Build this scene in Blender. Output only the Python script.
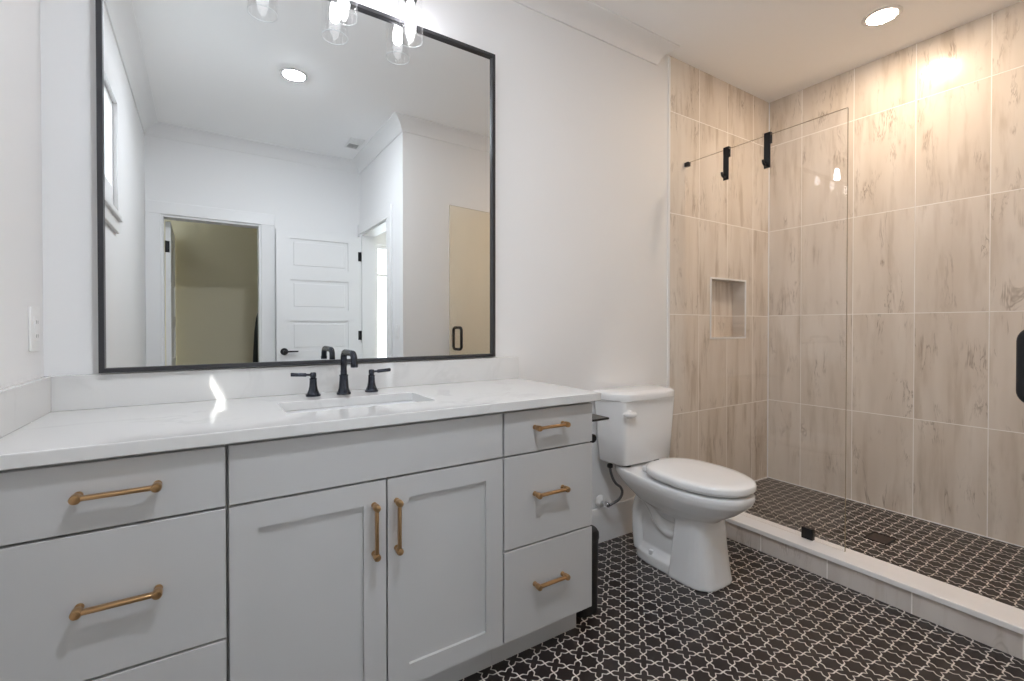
import bpy, bmesh, math, random
from math import radians as R, sin, cos, pi
from mathutils import Vector, Matrix

random.seed(4)
for o in list(bpy.data.objects):
    bpy.data.objects.remove(o)
sc = bpy.context.scene
C = sc.collection

# ------------------------------------------------------------------ camera
cd = bpy.data.cameras.new('camera')
cam = bpy.data.objects.new('camera', cd)
C.objects.link(cam)
cam.location = (0.3999, -1.8446, 1.1644)
cam.rotation_euler = (R(90 - 0.5414), 0, R(-32.5509))
cd.sensor_fit = 'HORIZONTAL'
cd.sensor_width = 36
cd.lens = 462.5875 / 1024 * 36
cd.shift_y = -0.0096
cd.clip_start = 0.02
sc.camera = cam

# ------------------------------------------------------------------ world, exposure
EXPO = -0.4
SKY = 9.0
CAN_MAIN = 720.0
CAN_SHOWER = 355.0
BULB = 68.0
SUN = 22.0
w = bpy.data.worlds.new('sky')
sc.world = w
w.use_nodes = True
wn = w.node_tree.nodes
wn['Background'].inputs[0].default_value = (0.84, 0.92, 1.0, 1)
wn['Background'].inputs[1].default_value = SKY
sd_ = bpy.data.lights.new('sun', 'SUN')
sd_.energy = SUN
sd_.angle = R(0.53)
sd_.color = (1.0, 0.97, 0.92)
sun = bpy.data.objects.new('sun', sd_)
C.objects.link(sun)
sun.location = (-3, -3, 6)
sun.rotation_euler = Vector((0.44, 0.883, -1.0)).to_track_quat('-Z', 'Y').to_euler()
sc.view_settings.view_transform = 'Standard'
sc.view_settings.look = 'None'
sc.view_settings.gamma = 1
sc.view_settings.use_curve_mapping = False
sc.view_settings.exposure = EXPO
try:
    sc.cycles.use_denoising = True
    sc.cycles.max_bounces = 16
    sc.cycles.diffuse_bounces = 8
    sc.cycles.glossy_bounces = 8
    sc.cycles.transmission_bounces = 8
    sc.cycles.transparent_max_bounces = 24
    sc.cycles.caustics_reflective = True
    sc.cycles.sample_clamp_indirect = 6
except Exception:
    pass

# ------------------------------------------------------------------ helpers
def lin(c):
    def f(v):
        v /= 255.0
        return v / 12.92 if v <= 0.04045 else ((v + 0.055) / 1.055) ** 2.4
    return (f(c[0]), f(c[1]), f(c[2]), 1)

def mat(name, col, rough=0.5, metal=0.0, spec=0.5, emit=None, strength=0):
    m = bpy.data.materials.new(name)
    m.use_nodes = True
    b = m.node_tree.nodes['Principled BSDF']
    b.inputs['Base Color'].default_value = lin(col)
    b.inputs['Roughness'].default_value = rough
    b.inputs['Metallic'].default_value = metal
    b.inputs['Specular IOR Level'].default_value = spec
    if emit:
        b.inputs['Emission Color'].default_value = lin(emit)
        b.inputs['Emission Strength'].default_value = strength
    return m

class NT:
    """small node-tree writer"""
    def __init__(s, m):
        s.t = m.node_tree
        s.n = s.t.nodes
        s.b = s.n.get('Principled BSDF')
    def new(s, typ, **kw):
        n = s.n.new(typ)
        for k, v in kw.items():
            setattr(n, k, v)
        return n
    def put(s, sock, v):
        if isinstance(v, bpy.types.NodeSocket):
            s.t.links.new(v, sock)
        else:
            sock.default_value = v
    def m(s, op, a, b=0.0, c=0.0, clamp=False):
        n = s.new('ShaderNodeMath', operation=op, use_clamp=clamp)
        s.put(n.inputs[0], a)
        s.put(n.inputs[1], b)
        s.put(n.inputs[2], c)
        return n.outputs[0]
    def step(s, v, lo, hi):
        n = s.new('ShaderNodeMapRange', interpolation_type='SMOOTHSTEP')
        s.put(n.inputs[0], v)
        n.inputs[1].default_value = lo
        n.inputs[2].default_value = hi
        return n.outputs[0]
    def mix(s, f, a, b):
        n = s.new('ShaderNodeMix', data_type='RGBA')
        s.put(n.inputs[0], f)
        s.put(n.inputs[6], a)
        s.put(n.inputs[7], b)
        return n.outputs[2]
    def noise(s, vec, scale, detail=3, rough=0.5, dist=0.0):
        n = s.new('ShaderNodeTexNoise')
        s.put(n.inputs['Vector'], vec)
        n.inputs['Scale'].default_value = scale
        n.inputs['Detail'].default_value = detail
        n.inputs['Roughness'].default_value = rough
        n.inputs['Distortion'].default_value = dist
        return n.outputs[0]
    def comb(s, x, y, z):
        n = s.new('ShaderNodeCombineXYZ')
        s.put(n.inputs[0], x); s.put(n.inputs[1], y); s.put(n.inputs[2], z)
        return n.outputs[0]
    def xyz(s):
        tc = s.new('ShaderNodeTexCoord')
        sp = s.new('ShaderNodeSeparateXYZ')
        s.t.links.new(tc.outputs['Object'], sp.inputs[0])
        return sp.outputs[0], sp.outputs[1], sp.outputs[2], tc.outputs['Object']
    def bump(s, h, strength, dist):
        n = s.new('ShaderNodeBump')
        n.inputs['Strength'].default_value = strength
        n.inputs['Distance'].default_value = dist
        s.t.links.new(h, n.inputs['Height'])
        s.t.links.new(n.outputs[0], s.b.inputs['Normal'])

OFF = {}

def tag(o, label=None, cat=None, group=None, kind=None):
    if label: o['label'] = label
    if cat: o['category'] = cat
    if group: o['group'] = group
    if kind: o['kind'] = kind
    return o

def thing(name, loc, label, cat, group=None, rot=None, kind=None):
    e = bpy.data.objects.new(name, None)
    C.objects.link(e)
    e.empty_display_size = 0.05
    e.location = loc
    if rot:
        e.rotation_euler = rot
        OFF[e.name] = Vector((0, 0, 0))         # children are written in local coordinates
    else:
        OFF[e.name] = Vector(loc)               # children are written in room coordinates
    return tag(e, label, cat, group, kind)

def obj(name, bm, m, parent=None, smooth=40, weld=False, mats=None):
    if weld:
        bmesh.ops.remove_doubles(bm, verts=bm.verts, dist=1e-5)
    bmesh.ops.recalc_face_normals(bm, faces=bm.faces)
    if parent is not None:
        off = OFF[parent.name]
        bmesh.ops.translate(bm, verts=bm.verts, vec=-off)
    for f in bm.faces:
        f.smooth = bool(smooth)
    if smooth:
        for e in bm.edges:
            if len(e.link_faces) == 2 and e.calc_face_angle(0) > R(smooth):
                e.smooth = False
    me = bpy.data.meshes.new(name)
    bm.to_mesh(me)
    bm.free()
    for mm in (mats or [m]):
        me.materials.append(mm)
    o = bpy.data.objects.new(name, me)
    C.objects.link(o)
    if parent is not None:
        o.parent = parent
        OFF[o.name] = OFF[parent.name]
    return o

def nb():
    return bmesh.new()

def box(bm, x0, x1, y0, y1, z0, z1, bev=0.0, seg=2, mi=0):
    t = bmesh.new()
    bmesh.ops.create_cube(t, size=1)
    bmesh.ops.scale(t, vec=(x1 - x0, y1 - y0, z1 - z0), verts=t.verts)
    bmesh.ops.translate(t, vec=((x0 + x1) / 2, (y0 + y1) / 2, (z0 + z1) / 2), verts=t.verts)
    if bev > 0:
        bmesh.ops.bevel(t, geom=list(t.edges), offset=bev, segments=seg, affect='EDGES', profile=0.5)
    join(bm, t, mi)
    return bm

def join(bm, t, mi=0, M=None):
    if M is not None:
        bmesh.ops.transform(t, matrix=M, verts=t.verts)
    mp = {}
    for v in t.verts:
        mp[v] = bm.verts.new(v.co)
    for f in t.faces:
        try:
            nf = bm.faces.new([mp[v] for v in f.verts])
            nf.material_index = mi
        except ValueError:
            pass
    t.free()

def lathe(bm, prof, origin, axis=(0, 0, 1), seg=32, mi=0):
    """prof: list of (radius, height along the axis)"""
    q = Vector((0, 0, 1)).rotation_difference(Vector(axis).normalized())
    o = Vector(origin)
    rings = []
    for r, h in prof:
        if r < 1e-6:
            rings.append([bm.verts.new(o + q @ Vector((0, 0, h)))])
        else:
            rings.append([bm.verts.new(o + q @ Vector((r * cos(2 * pi * k / seg), r * sin(2 * pi * k / seg), h))) for k in range(seg)])
    stitch(bm, rings, mi)
    return bm

def stitch(bm, rings, mi=0):
    for a, b in zip(rings, rings[1:]):
        n = max(len(a), len(b))
        for k in range(n):
            k2 = (k + 1) % n
            vs = []
            for v in ((a[0], a[0]) if len(a) == 1 else (a[k], a[k2])):
                if v not in vs: vs.append(v)
            for v in ((b[0], b[0]) if len(b) == 1 else (b[k2], b[k])):
                if v not in vs: vs.append(v)
            if len(vs) > 2:
                try:
                    f = bm.faces.new(vs)
                    f.material_index = mi
                except ValueError:
                    pass

def loft(bm, rings, cap0=True, cap1=True, mi=0):
    rv = [[bm.verts.new(p) for p in r] for r in rings]
    stitch(bm, rv, mi)
    if cap0:
        bm.faces.new(list(reversed(rv[0]))).material_index = mi
    if cap1:
        bm.faces.new(rv[-1]).material_index = mi
    return bm

def smooth_path(pts, n=8):
    """Catmull-Rom through the points"""
    P = [Vector(p) for p in pts]
    P = [P[0] * 2 - P[1]] + P + [P[-1] * 2 - P[-2]]
    out = []
    for i in range(1, len(P) - 2):
        a, b, c, d = P[i - 1], P[i], P[i + 1], P[i + 2]
        for k in range(n):
            t = k / n
            out.append(0.5 * ((2 * b) + (c - a) * t + (2 * a - 5 * b + 4 * c - d) * t * t + (3 * b - a - 3 * c + d) * t ** 3))
    out.append(P[-2])
    return out

def tube(bm, pts, r, seg=12, mi=0, ends=True):
    P = [Vector(p) for p in pts]
    rs = r if isinstance(r, (list, tuple)) else [r] * len(P)
    up = Vector((0, 0, 1))
    rings = []
    prev = None
    for i, p in enumerate(P):
        d = (P[min(i + 1, len(P) - 1)] - P[max(i - 1, 0)]).normalized()
        if prev is None:
            a = d.orthogonal().normalized()
        else:
            a = (prev - d * prev.dot(d))
            a = a.normalized() if a.length > 1e-6 else d.orthogonal().normalized()
        prev = a
        b = d.cross(a)
        rings.append([p + (a * cos(2 * pi * k / seg) + b * sin(2 * pi * k / seg)) * rs[i] for k in range(seg)])
    loft(bm, rings, ends, ends, mi)
    return bm

def arc_path(pts, rad, n=6):
    """polyline with rounded corners"""
    P = [Vector(p) for p in pts]
    out = [P[0]]
    for i in range(1, len(P) - 1):
        a, b, c = P[i - 1], P[i], P[i + 1]
        u, v = (a - b).normalized(), (c - b).normalized()
        ang = u.angle(v)
        d = min(rad / math.tan(ang / 2), (a - b).length * 0.49, (c - b).length * 0.49)
        rr = d * math.tan(ang / 2)
        cen = b + (u + v).normalized() * (rr / sin(ang / 2))
        s, e = b + u * d - cen, b + v * d - cen
        tot = s.angle(e)
        ax = s.cross(e).normalized()
        for k in range(n + 1):
            out.append(cen + Matrix.Rotation(tot * k / n, 3, ax) @ s)
    out.append(P[-1])
    return out

def rrect(w, d, r, n=5, cx=0.0, cy=0.0):
    """rounded rectangle outline, full sizes w x d"""
    out = []
    for sx, sy, a0 in ((1, 1, 0), (-1, 1, 90), (-1, -1, 180), (1, -1, 270)):
        for k in range(n + 1):
            a = R(a0 + 90 * k / n)
            out.append((cx + sx * (w / 2 - r) + r * cos(a), cy + sy * (d / 2 - r) + r * sin(a)))
    return out

def sheet(bm, axis, c0, c1, a0, a1, b0, b1, holes=(), mi=0):
    """a slab between axis=c0 and axis=c1 spanning a0..a1 x b0..b1 with rectangular holes (ha0,ha1,hb0,hb1)"""
    A = sorted({a0, a1, *[h[0] for h in holes], *[h[1] for h in holes]})
    B = sorted({b0, b1, *[h[2] for h in holes], *[h[3] for h in holes]})
    A = [v for v in A if a0 <= v <= a1]
    B = [v for v in B if b0 <= v <= b1]
    def P(c, a, b):
        return {'x': (c, a, b), 'y': (a, c, b), 'z': (a, b, c)}[axis]
    def solid(i, j):
        if i < 0 or j < 0 or i >= len(A) - 1 or j >= len(B) - 1:
            return False
        ca, cb = (A[i] + A[i + 1]) / 2, (B[j] + B[j + 1]) / 2
        return not any(h[0] < ca < h[1] and h[2] < cb < h[3] for h in holes)
    cache = {}
    def V(c, a, b):
        k = (c, a, b)
        if k not in cache:
            cache[k] = bm.verts.new(P(c, a, b))
        return cache[k]
    def F(*v):
        f = bm.faces.new(v)
        f.material_index = mi
    for i in range(len(A) - 1):
        for j in range(len(B) - 1):
            if not solid(i, j):
                continue
            aa, ab, ba, bb = A[i], A[i + 1], B[j], B[j + 1]
            for c in (c0, c1):
                F(V(c, aa, ba), V(c, ab, ba), V(c, ab, bb), V(c, aa, bb))
            if not solid(i - 1, j): F(V(c0, aa, ba), V(c1, aa, ba), V(c1, aa, bb), V(c0, aa, bb))
            if not solid(i + 1, j): F(V(c0, ab, ba), V(c1, ab, ba), V(c1, ab, bb), V(c0, ab, bb))
            if not solid(i, j - 1): F(V(c0, aa, ba), V(c1, aa, ba), V(c1, ab, ba), V(c0, ab, ba))
            if not solid(i, j + 1): F(V(c0, aa, bb), V(c1, aa, bb), V(c1, ab, bb), V(c0, ab, bb))
    return bm

def struct(name, bm, m, parent=None, smooth=0, mats=None):
    o = obj(name, bm, m, parent, smooth=smooth, mats=mats)
    if parent is None:
        o['kind'] = 'structure'
    return o

# ------------------------------------------------------------------ materials
M = {}
M['wall'] = mat('white wall paint', (237, 237, 237), 0.55, spec=0.3)
M['ceil'] = mat('white ceiling paint', (250, 250, 250), 0.7, spec=0.2)
M['trim'] = mat('white satin trim paint', (236, 236, 236), 0.35)
M['cab'] = mat('grey cabinet lacquer', (195, 195, 195), 0.42)
M['dark'] = mat('dark cabinet interior', (38, 38, 38), 0.8)
M['black'] = mat('matte black metal', (38, 38, 40), 0.36, 0.5)
M['blackfix'] = mat('dark gunmetal faucet finish', (62, 65, 74), 0.24, 0.8)
M['frame'] = mat('dark grey metal frame', (58, 58, 61), 0.4, 0.3)
M['plasticblack'] = mat('black plastic', (32, 32, 33), 0.5)
M['brass'] = mat('champagne bronze', (190, 154, 112), 0.3, 1.0)
M['porc'] = mat('white glazed porcelain', (236, 237, 238), 0.08)
M['seat'] = mat('white toilet seat plastic', (238, 239, 240), 0.18)
M['chrome'] = mat('chrome', (200, 200, 202), 0.15, 1.0)
M['braid'] = mat('braided steel hose', (120, 120, 122), 0.4, 0.8)
M['plate'] = mat('white plastic plate', (238, 238, 237), 0.35)
M['slot_shade'] = mat('dark slot', (40, 40, 40), 0.8)  # dark colour painted for the shade inside holes and the duct
M['khaki'] = mat('khaki closet paint', (214, 206, 180), 0.8, spec=0.2)
M['cloth'] = mat('dark charcoal cloth', (52, 54, 54), 0.95, spec=0.1)
M['carpet'] = mat('beige carpet', (190, 184, 172), 1.0, spec=0.0)
M['can_main'] = mat('lit diffuser neutral', (255, 255, 255), 0.5, emit=(240, 246, 255), strength=CAN_MAIN)
M['can_shower'] = mat('lit diffuser warm', (255, 255, 255), 0.5, emit=(255, 230, 203), strength=CAN_SHOWER)
M['bulb'] = mat('lit frosted bulb', (255, 255, 255), 0.5, emit=(250, 249, 255), strength=BULB)
M['mirror'] = mat('mirror silver', (240, 242, 242), 0.0, 1.0)
M['added_eave'] = mat('added eave board', (190, 190, 188), 0.8)  # for the added eave that shapes the sunbeam

def make_quartz():
    m = mat('white quartz', (222, 222, 221), 0.05)
    t = NT(m)
    x, y, z, v = t.xyz()
    n1 = t.noise(v, 2.3, 5, 0.6, 0.8)
    ridge = t.m('ABSOLUTE', t.m('SUBTRACT', n1, 0.5))
    vein = t.m('SUBTRACT', 1.0, t.step(ridge, 0.0, 0.035))
    n2 = t.noise(v, 5.0, 3)
    f = t.m('MULTIPLY', vein, t.step(n2, 0.35, 0.75))
    t.put(t.b.inputs['Base Color'], t.mix(t.m('MULTIPLY', f, 0.5), lin((223, 223, 222)), lin((198, 198, 197))))
    return m
M['quartz'] = make_quartz()

def make_tile(name, axis, uo, uw, vo, vh, horizontal=False, joint=0.0022, light=(230, 221, 210), deep=(213, 201, 187), strk=0.6, vn=0.55):
    """large porcelain tiles in a straight stack; axis = which wall axis runs along; vertical travertine veins"""
    m = mat(name, (190, 176, 160), 0.22)
    t = NT(m)
    x, y, z, _ = t.xyz()
    a = {'x': x, 'y': y}[axis]
    ua = t.m('DIVIDE', t.m('SUBTRACT', a, uo), uw)
    va = t.m('DIVIDE', t.m('SUBTRACT', z, vo), vh)
    iu, iv = t.m('FLOOR', ua), t.m('FLOOR', va)
    wn_ = t.new('ShaderNodeTexWhiteNoise', noise_dimensions='3D')
    t.put(wn_.inputs['Vector'], t.comb(iu, iv, {'x': 1.0, 'y': 7.0}[axis]))
    rnd = wn_.outputs['Value']
    rc = t.new('ShaderNodeSeparateColor')
    t.t.links.new(wn_.outputs['Color'], rc.inputs[0])
    # joint mask
    du = t.m('MULTIPLY', t.m('ABSOLUTE', t.m('SUBTRACT', ua, t.m('ROUND', ua))), uw)
    dv = t.m('MULTIPLY', t.m('ABSOLUTE', t.m('SUBTRACT', va, t.m('ROUND', va))), vh)
    d = t.m('MINIMUM', du, dv)
    g = t.m('SUBTRACT', 1.0, t.step(d, joint * 0.7, joint * 1.35))
    # veins: stretched noise, shifted per tile
    lng, shr = (a, z) if horizontal else (z, a)
    ox = t.m('MULTIPLY', rc.outputs[0], 37.0)
    oy = t.m('MULTIPLY', rc.outputs[1], 23.0)
    p = t.comb(t.m('ADD', shr, ox), t.m('ADD', t.m('MULTIPLY', lng, 0.11), oy), 0.0)
    warp = t.noise(t.comb(t.m('ADD', shr, oy), t.m('ADD', lng, ox), 0.0), 4.0, 2)
    p2 = t.comb(t.m('ADD', t.m('ADD', shr, ox), t.m('MULTIPLY', warp, 0.05)), t.m('ADD', t.m('MULTIPLY', lng, 0.14), oy), 3.0)
    streak = t.noise(p, 17.0, 4, 0.55)
    broad = t.noise(p2, 7.0, 3, 0.5)
    n3 = t.noise(p2, 11.0, 5, 0.65, 0.6)
    ridge = t.m('SUBTRACT', 1.0, t.step(t.m('ABSOLUTE', t.m('SUBTRACT', n3, 0.5)), 0.0, 0.022))
    patch = t.noise(t.comb(t.m('ADD', t.m('MULTIPLY', shr, 1.0), oy), t.m('ADD', t.m('MULTIPLY', lng, 0.6), ox), 9.0), 6.0, 3, 0.6)
    vein = t.m('MULTIPLY', ridge, t.step(patch, 0.46, 0.68))
    blot = t.m('MULTIPLY', t.step(t.noise(p, 20.0, 4, 0.65), 0.54, 0.72), t.step(patch, 0.5, 0.66))
    c = t.mix(t.step(broad, 0.3, 0.72), lin(light), lin(deep))
    c = t.mix(t.m('MULTIPLY', t.step(streak, 0.50, 0.70), strk), c, lin((168, 148, 124)))
    c = t.mix(t.m('MULTIPLY', rnd, 0.22), c, lin((234, 227, 218)))
    c = t.mix(t.m('MULTIPLY', vein, vn), c, lin((128, 108, 88)))
    c = t.mix(t.m('MULTIPLY', blot, vn * 0.9), c, lin((140, 116, 92)))
    c = t.mix(g, c, lin((246, 242, 237)))
    t.put(t.b.inputs['Base Color'], c)
    t.put(t.b.inputs['Roughness'], t.m('ADD', t.m('MULTIPLY', g, 0.5), 0.2))
    t.bump(t.m('SUBTRACT', 1.0, g), 0.5, 0.0012)
    return m
M['tile_back'] = make_tile('travertine look tile on back', 'x', 3.595, 0.303, 0.625, 0.612)
M['tile_right'] = make_tile('travertine look tile on right', 'y', -0.225, 0.308, 0.629, 0.612, strk=0.36, vn=0.6)
M['tile_curb'] = make_tile('travertine look tile on curb', 'y', -0.222, 0.308, -0.5, 0.9, light=(222, 215, 209), deep=(208, 200, 194), strk=0.25, vn=0.4)

def make_star_floor(name, x0, sx, y0, sy):
    """dark star-and-cross mosaic with pale grout"""
    m = mat(name, (54, 49, 48), 0.4)
    t = NT(m)
    x, y, z, v = t.xyz()
    u = t.m('DIVIDE', t.m('SUBTRACT', x, x0), sx)
    w_ = t.m('DIVIDE', t.m('SUBTRACT', y, y0), sy)
    def bumpf(fr):
        h = t.m('ABSOLUTE', t.m('SUBTRACT', fr, 0.5))
        return t.m('SMOOTH_MAX', t.m('SUBTRACT', 0.205, h), 0.0, 0.09)
    def edge(p, q):
        i, j = t.m('ROUND', p), t.m('FLOOR', q)
        par = t.m('FLOORED_MODULO', t.m('ADD', i, j), 2.0)
        sg = t.m('SUBTRACT', t.m('MULTIPLY', par, 2.0), 1.0)     # +1 where the next cell up is a star
        dsp = t.m('MULTIPLY', sg, bumpf(t.m('SUBTRACT', q, j)))
        return t.m('ABSOLUTE', t.m('ADD', t.m('SUBTRACT', p, i), dsp))
    d = t.m('MINIMUM', edge(u, w_), edge(w_, u))
    g = t.m('SUBTRACT', 1.0, t.step(d, 0.026, 0.060))
    n = t.noise(v, 34.0, 3)
    c = t.mix(n, lin((36, 30, 30)), lin((49, 42, 41)))
    c = t.mix(g, c, lin((222, 217, 211)))
    t.put(t.b.inputs['Base Color'], c)
    t.put(t.b.inputs['Roughness'], t.m('ADD', t.m('MULTIPLY', g, 0.4), 0.36))
    t.bump(t.m('SUBTRACT', 1.0, g), 0.35, 0.001)
    return m
M['star_floor'] = make_star_floor('dark star and cross mosaic', 1.6175, 0.0536, -0.568, 0.0507)
M['star_shower'] = make_star_floor('dark star and cross mosaic in shower', 3.085, 0.0525, -1.074, 0.0507)

def make_glass(name, tint, rough=0.0, strength=1.0):
    """clear sheet glass: see-through with Schlick reflection"""
    m = bpy.data.materials.new(name)
    m.use_nodes = True
    t = NT(m)
    t.n.remove(t.b)
    out = t.n['Material Output']
    geo = t.new('ShaderNodeNewGeometry')
    dt = t.new('ShaderNodeVectorMath', operation='DOT_PRODUCT')
    t.t.links.new(geo.outputs['Incoming'], dt.inputs[0])
    t.t.links.new(geo.outputs['Normal'], dt.inputs[1])
    k = t.m('SUBTRACT', 1.0, t.m('ABSOLUTE', dt.outputs['Value']), clamp=True)
    f = t.m('MULTIPLY', t.m('ADD', t.m('MULTIPLY', t.m('POWER', k, 5.0), 0.96), 0.04), strength, clamp=True)
    tr = t.new('ShaderNodeBsdfTransparent')
    tr.inputs[0].default_value = lin(tint)
    gl = t.new('ShaderNodeBsdfGlossy')
    gl.inputs['Color'].default_value = (1, 1, 1, 1)
    gl.inputs['Roughness'].default_value = rough
    mx = t.new('ShaderNodeMixShader')
    t.put(mx.inputs[0], f)
    t.t.links.new(tr.outputs[0], mx.inputs[1])
    t.t.links.new(gl.outputs[0], mx.inputs[2])
    t.t.links.new(mx.outputs[0], out.inputs[0])
    return m
M['glass'] = make_glass('clear shower glass', (254, 254, 254))
M['glass_edge'] = mat('polished glass edge', (176, 164, 144), 0.15)
M['glass_door'] = make_glass('warm tinted shower door glass', (254, 251, 244))  # like the fixed pane's glass but slightly warmer in colour
M['jar'] = make_glass('clear lamp glass', (253, 253, 253), 0.01, 0.9)
M['jar_rim'] = mat('polished glass rim', (228, 232, 234), 0.12)
M['pane'] = make_glass('window pane', (250, 252, 252))

# ------------------------------------------------------------------ room shell
H = 2.79
XL, XR = -0.02, 3.80          # left wall and shower wall
YF = -2.92                    # wall with the closet doorway
XS = 1.675                    # wall with the bright doorway
SUN_CUT = -0.3885                # outer edge of an added eave, placed to cut the sun to a streak
YE = -1.71                    # shower end wall
T = 0.12
TX = 2.70                     # where the paint ends and the tile begins

WIN = (-1.37, -0.79, 1.745, 2.33)     # y0 y1 z0 z1
CL = (0.078, 0.803, 0.0, 2.08)      # closet opening x0 x1 z0 z1
DR = (-2.845, -2.045, 0.0, 2.08)      # bright doorway y0 y1 z0 z1
NI = (3.118, 3.502, 1.092, 1.474)    # niche x0 x1 z0 z1

struct('floor', sheet(nb(), 'z', -0.1, 0.0, XL - T, 2.79, YF - T, T), M['star_floor'])
struct('floor_shower', sheet(nb(), 'z', -0.1, 0.0577, 2.79, XR + T, YE - T, T), M['star_shower'])
struct('ceiling', sheet(nb(), 'z', H, H + 0.12, XL - T, 4.6, -4.7, T), M['ceil'])
struct('wall_back', sheet(nb(), 'y', 0.0, T, XL - T, TX, 0, H), M['wall'])
struct('wall_shower_back', sheet(nb(), 'y', 0.0, T, TX, XR + T, 0, H, [NI]), M['tile_back'])
struct('wall_right', sheet(nb(), 'x', XR, XR + T, YE - T, 0.0, 0, H), M['tile_right'])
struct('wall_left', sheet(nb(), 'x', XL - T, XL, YF - T, 0.0, 0, H, [WIN]), M['wall'])
struct('wall_front', sheet(nb(), 'y', YF - T, YF, XL, XS + T, 0, H, [CL]), M['wall'])
struct('wall_side', sheet(nb(), 'x', XS, XS + T, YF, YE, 0, H, [DR]), M['wall'])
struct('wall_end', sheet(nb(), 'y', YE - T, YE, XS + T, TX, 0, H), M['wall'])
struct('wall_shower_end', sheet(nb(), 'y', YE - T, YE, TX, XR, 0, H), M['tile_back'])

# niche lining in the shower wall, with its pale edging
b = nb()
box(b, NI[0] - 0.01, NI[1] + 0.01, 0.09, 0.1, NI[2] - 0.01, NI[3] + 0.01)
nk = struct('wall_shower_niche', b, M['tile_back'])
b = nb()
e = 0.012
for q in ((NI[0] - e, NI[1] + e, NI[3], NI[3] + e), (NI[0] - e, NI[1] + e, NI[2] - e, NI[2]),
          (NI[0] - e, NI[0], NI[2], NI[3]), (NI[1], NI[1] + e, NI[2], NI[3])):
    box(b, q[0], q[1], -0.004, 0.004, q[2], q[3], 0.001, 1)
struct('trim_niche', b, M['trim'])
# tile edging strip where paint meets tile
b = nb(); box(b, TX - 0.016, TX + 0.004, -0.006, 0.003, 0.0, H - 0.012, 0.002, 1)
struct('trim_tile_edge', b, M['trim'])

b = nb(); box(b, XR - 0.006, XR + 0.004, -0.006, 0.004, 0.0577, H - 0.001, 0.002, 1)
struct('trim_shower_corner', b, M['trim'])
b = nb()
box(b, XR - 0.006, XR + 0.002, YE + 0.001, -0.0062, 0.05, 0.0625)
box(b, 2.91, XR - 0.0062, -0.006, 0.002, 0.05, 0.0625)
struct('trim_shower_base', b, M['trim'])

# crown moulding: concave profile swept along each wall
CROWN = [(0, -0.095), (0.008, -0.095), (0.012, -0.086), (0.022, -0.062), (0.044, -0.034), (0.07, -0.016), (0.088, -0.01), (0.095, -0.007), (0.095, 0)]
def crown(name, p0, p1, inward, m0, m1):
    """p0->p1 along the wall foot of the crown; m0/m1 = mitre offset per metre of projection at each end"""
    p0, p1, nrm = Vector(p0), Vector(p1), Vector(inward)
    d = (p1 - p0).normalized()
    bm = nb()
    r0, r1 = [], []
    for pr, dz in CROWN + [(0, 0)]:
        r0.append(p0 + nrm * pr + d * (m0 * pr) + Vector((0, 0, H + dz)))
        r1.append(p1 + nrm * pr + d * (m1 * pr) + Vector((0, 0, H + dz)))
    loft(bm, [r0, r1])
    o = struct(name, bm, M['trim'], smooth=30)
    return o
crown('trim_crown_back', (XL, 0, 0), (2.578, 0, 0), (0, -1, 0), 1, 1)
crown('trim_crown_left', (XL, YF, 0), (XL, 0, 0), (1, 0, 0), 1, -1)
crown('trim_crown_front', (XL, YF, 0), (XS, YF, 0), (0, 1, 0), 1, -1)
crown('trim_crown_side', (XS, YF, 0), (XS, YE, 0), (-1, 0, 0), 1, 1)
crown('trim_crown_end', (XS, YE, 0), (2.578, YE, 0), (0, 1, 0), -1, 1)

def base(name, x0, x1, y0, y1):
    bm = nb(); box(bm, x0, x1, y0, y1, 0, 0.19, 0.004, 2)
    struct(name, bm, M['trim'])
base('baseboard_back', 1.579, TX - 0.017, -0.016, 0.0)
base('baseboard_end', XS, TX - 0.01, YE, YE + 0.016)
base('baseboard_left', XL, XL + 0.016, YF + 0.14, -0.60)

# shower curb: tiled riser under a pale stone cap
b = nb(); box(b, 2.765, 2.89, YE, -0.0, -0.02, 0.094)
struct('trim_shower_curb', b, M['tile_curb'])
b = nb(); box(b, 2.748, 2.905, YE, -0.0005, 0.094, 0.118, 0.004, 2)
struct('trim_shower_curb_cap', b, mat('pale stone curb cap', (244, 243, 243), 0.3))

# door casings
def casing(name, plane, c0, c1, o0, o1, z1, wd=0.108, jamb=None, lo_clip=None, hi_clip=None):
    """flat casing on both uprights and head round an opening; plane 'y' or 'x'"""
    bm = nb()
    def bx(a0, a1, z0, z1_, cc0=c0, cc1=c1):
        if plane == 'y': box(bm, a0, a1, min(cc0, cc1), max(cc0, cc1), z0, z1_, 0.003, 1)
        else: box(bm, min(cc0, cc1), max(cc0, cc1), a0, a1, z0, z1_, 0.003, 1)
    L0 = o0 - wd if lo_clip is None else lo_clip
    L1 = o1 + wd if hi_clip is None else hi_clip
    bx(L0, o0 + 0.004, 0, z1 - 0.004)
    bx(o1 - 0.004, L1, 0, z1 - 0.004)
    bx(L0, L1, z1 - 0.004, z1 + 0.098)
    return bm
d1 = thing('door_1', ((CL[0] + CL[1]) / 2, YF, 0), 'white cased doorway opening into the khaki closet', 'doorway', kind='structure')
obj('casing', casing('c', 'y', YF, YF + 0.02, CL[0], CL[1], CL[3], lo_clip=XL + 0.001, hi_clip=CL[1] + 0.108), M['trim'], d1, smooth=0)
b = nb()
sheet(b, 'y', YF - T - 0.003, YF + 0.003, CL[0] - 0.002, CL[1] + 0.002, 0.001, CL[3] + 0.002, [(CL[0] + 0.02, CL[1] - 0.02, 0.0, CL[3] - 0.02)])
obj('jamb', b, M['trim'], d1, smooth=0)
cdl = thing('closet_door', (0.118, YF - T, 0), 'white closet door swung inward, seen edge-on at the khaki doorway', 'door')
b = nb()
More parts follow.
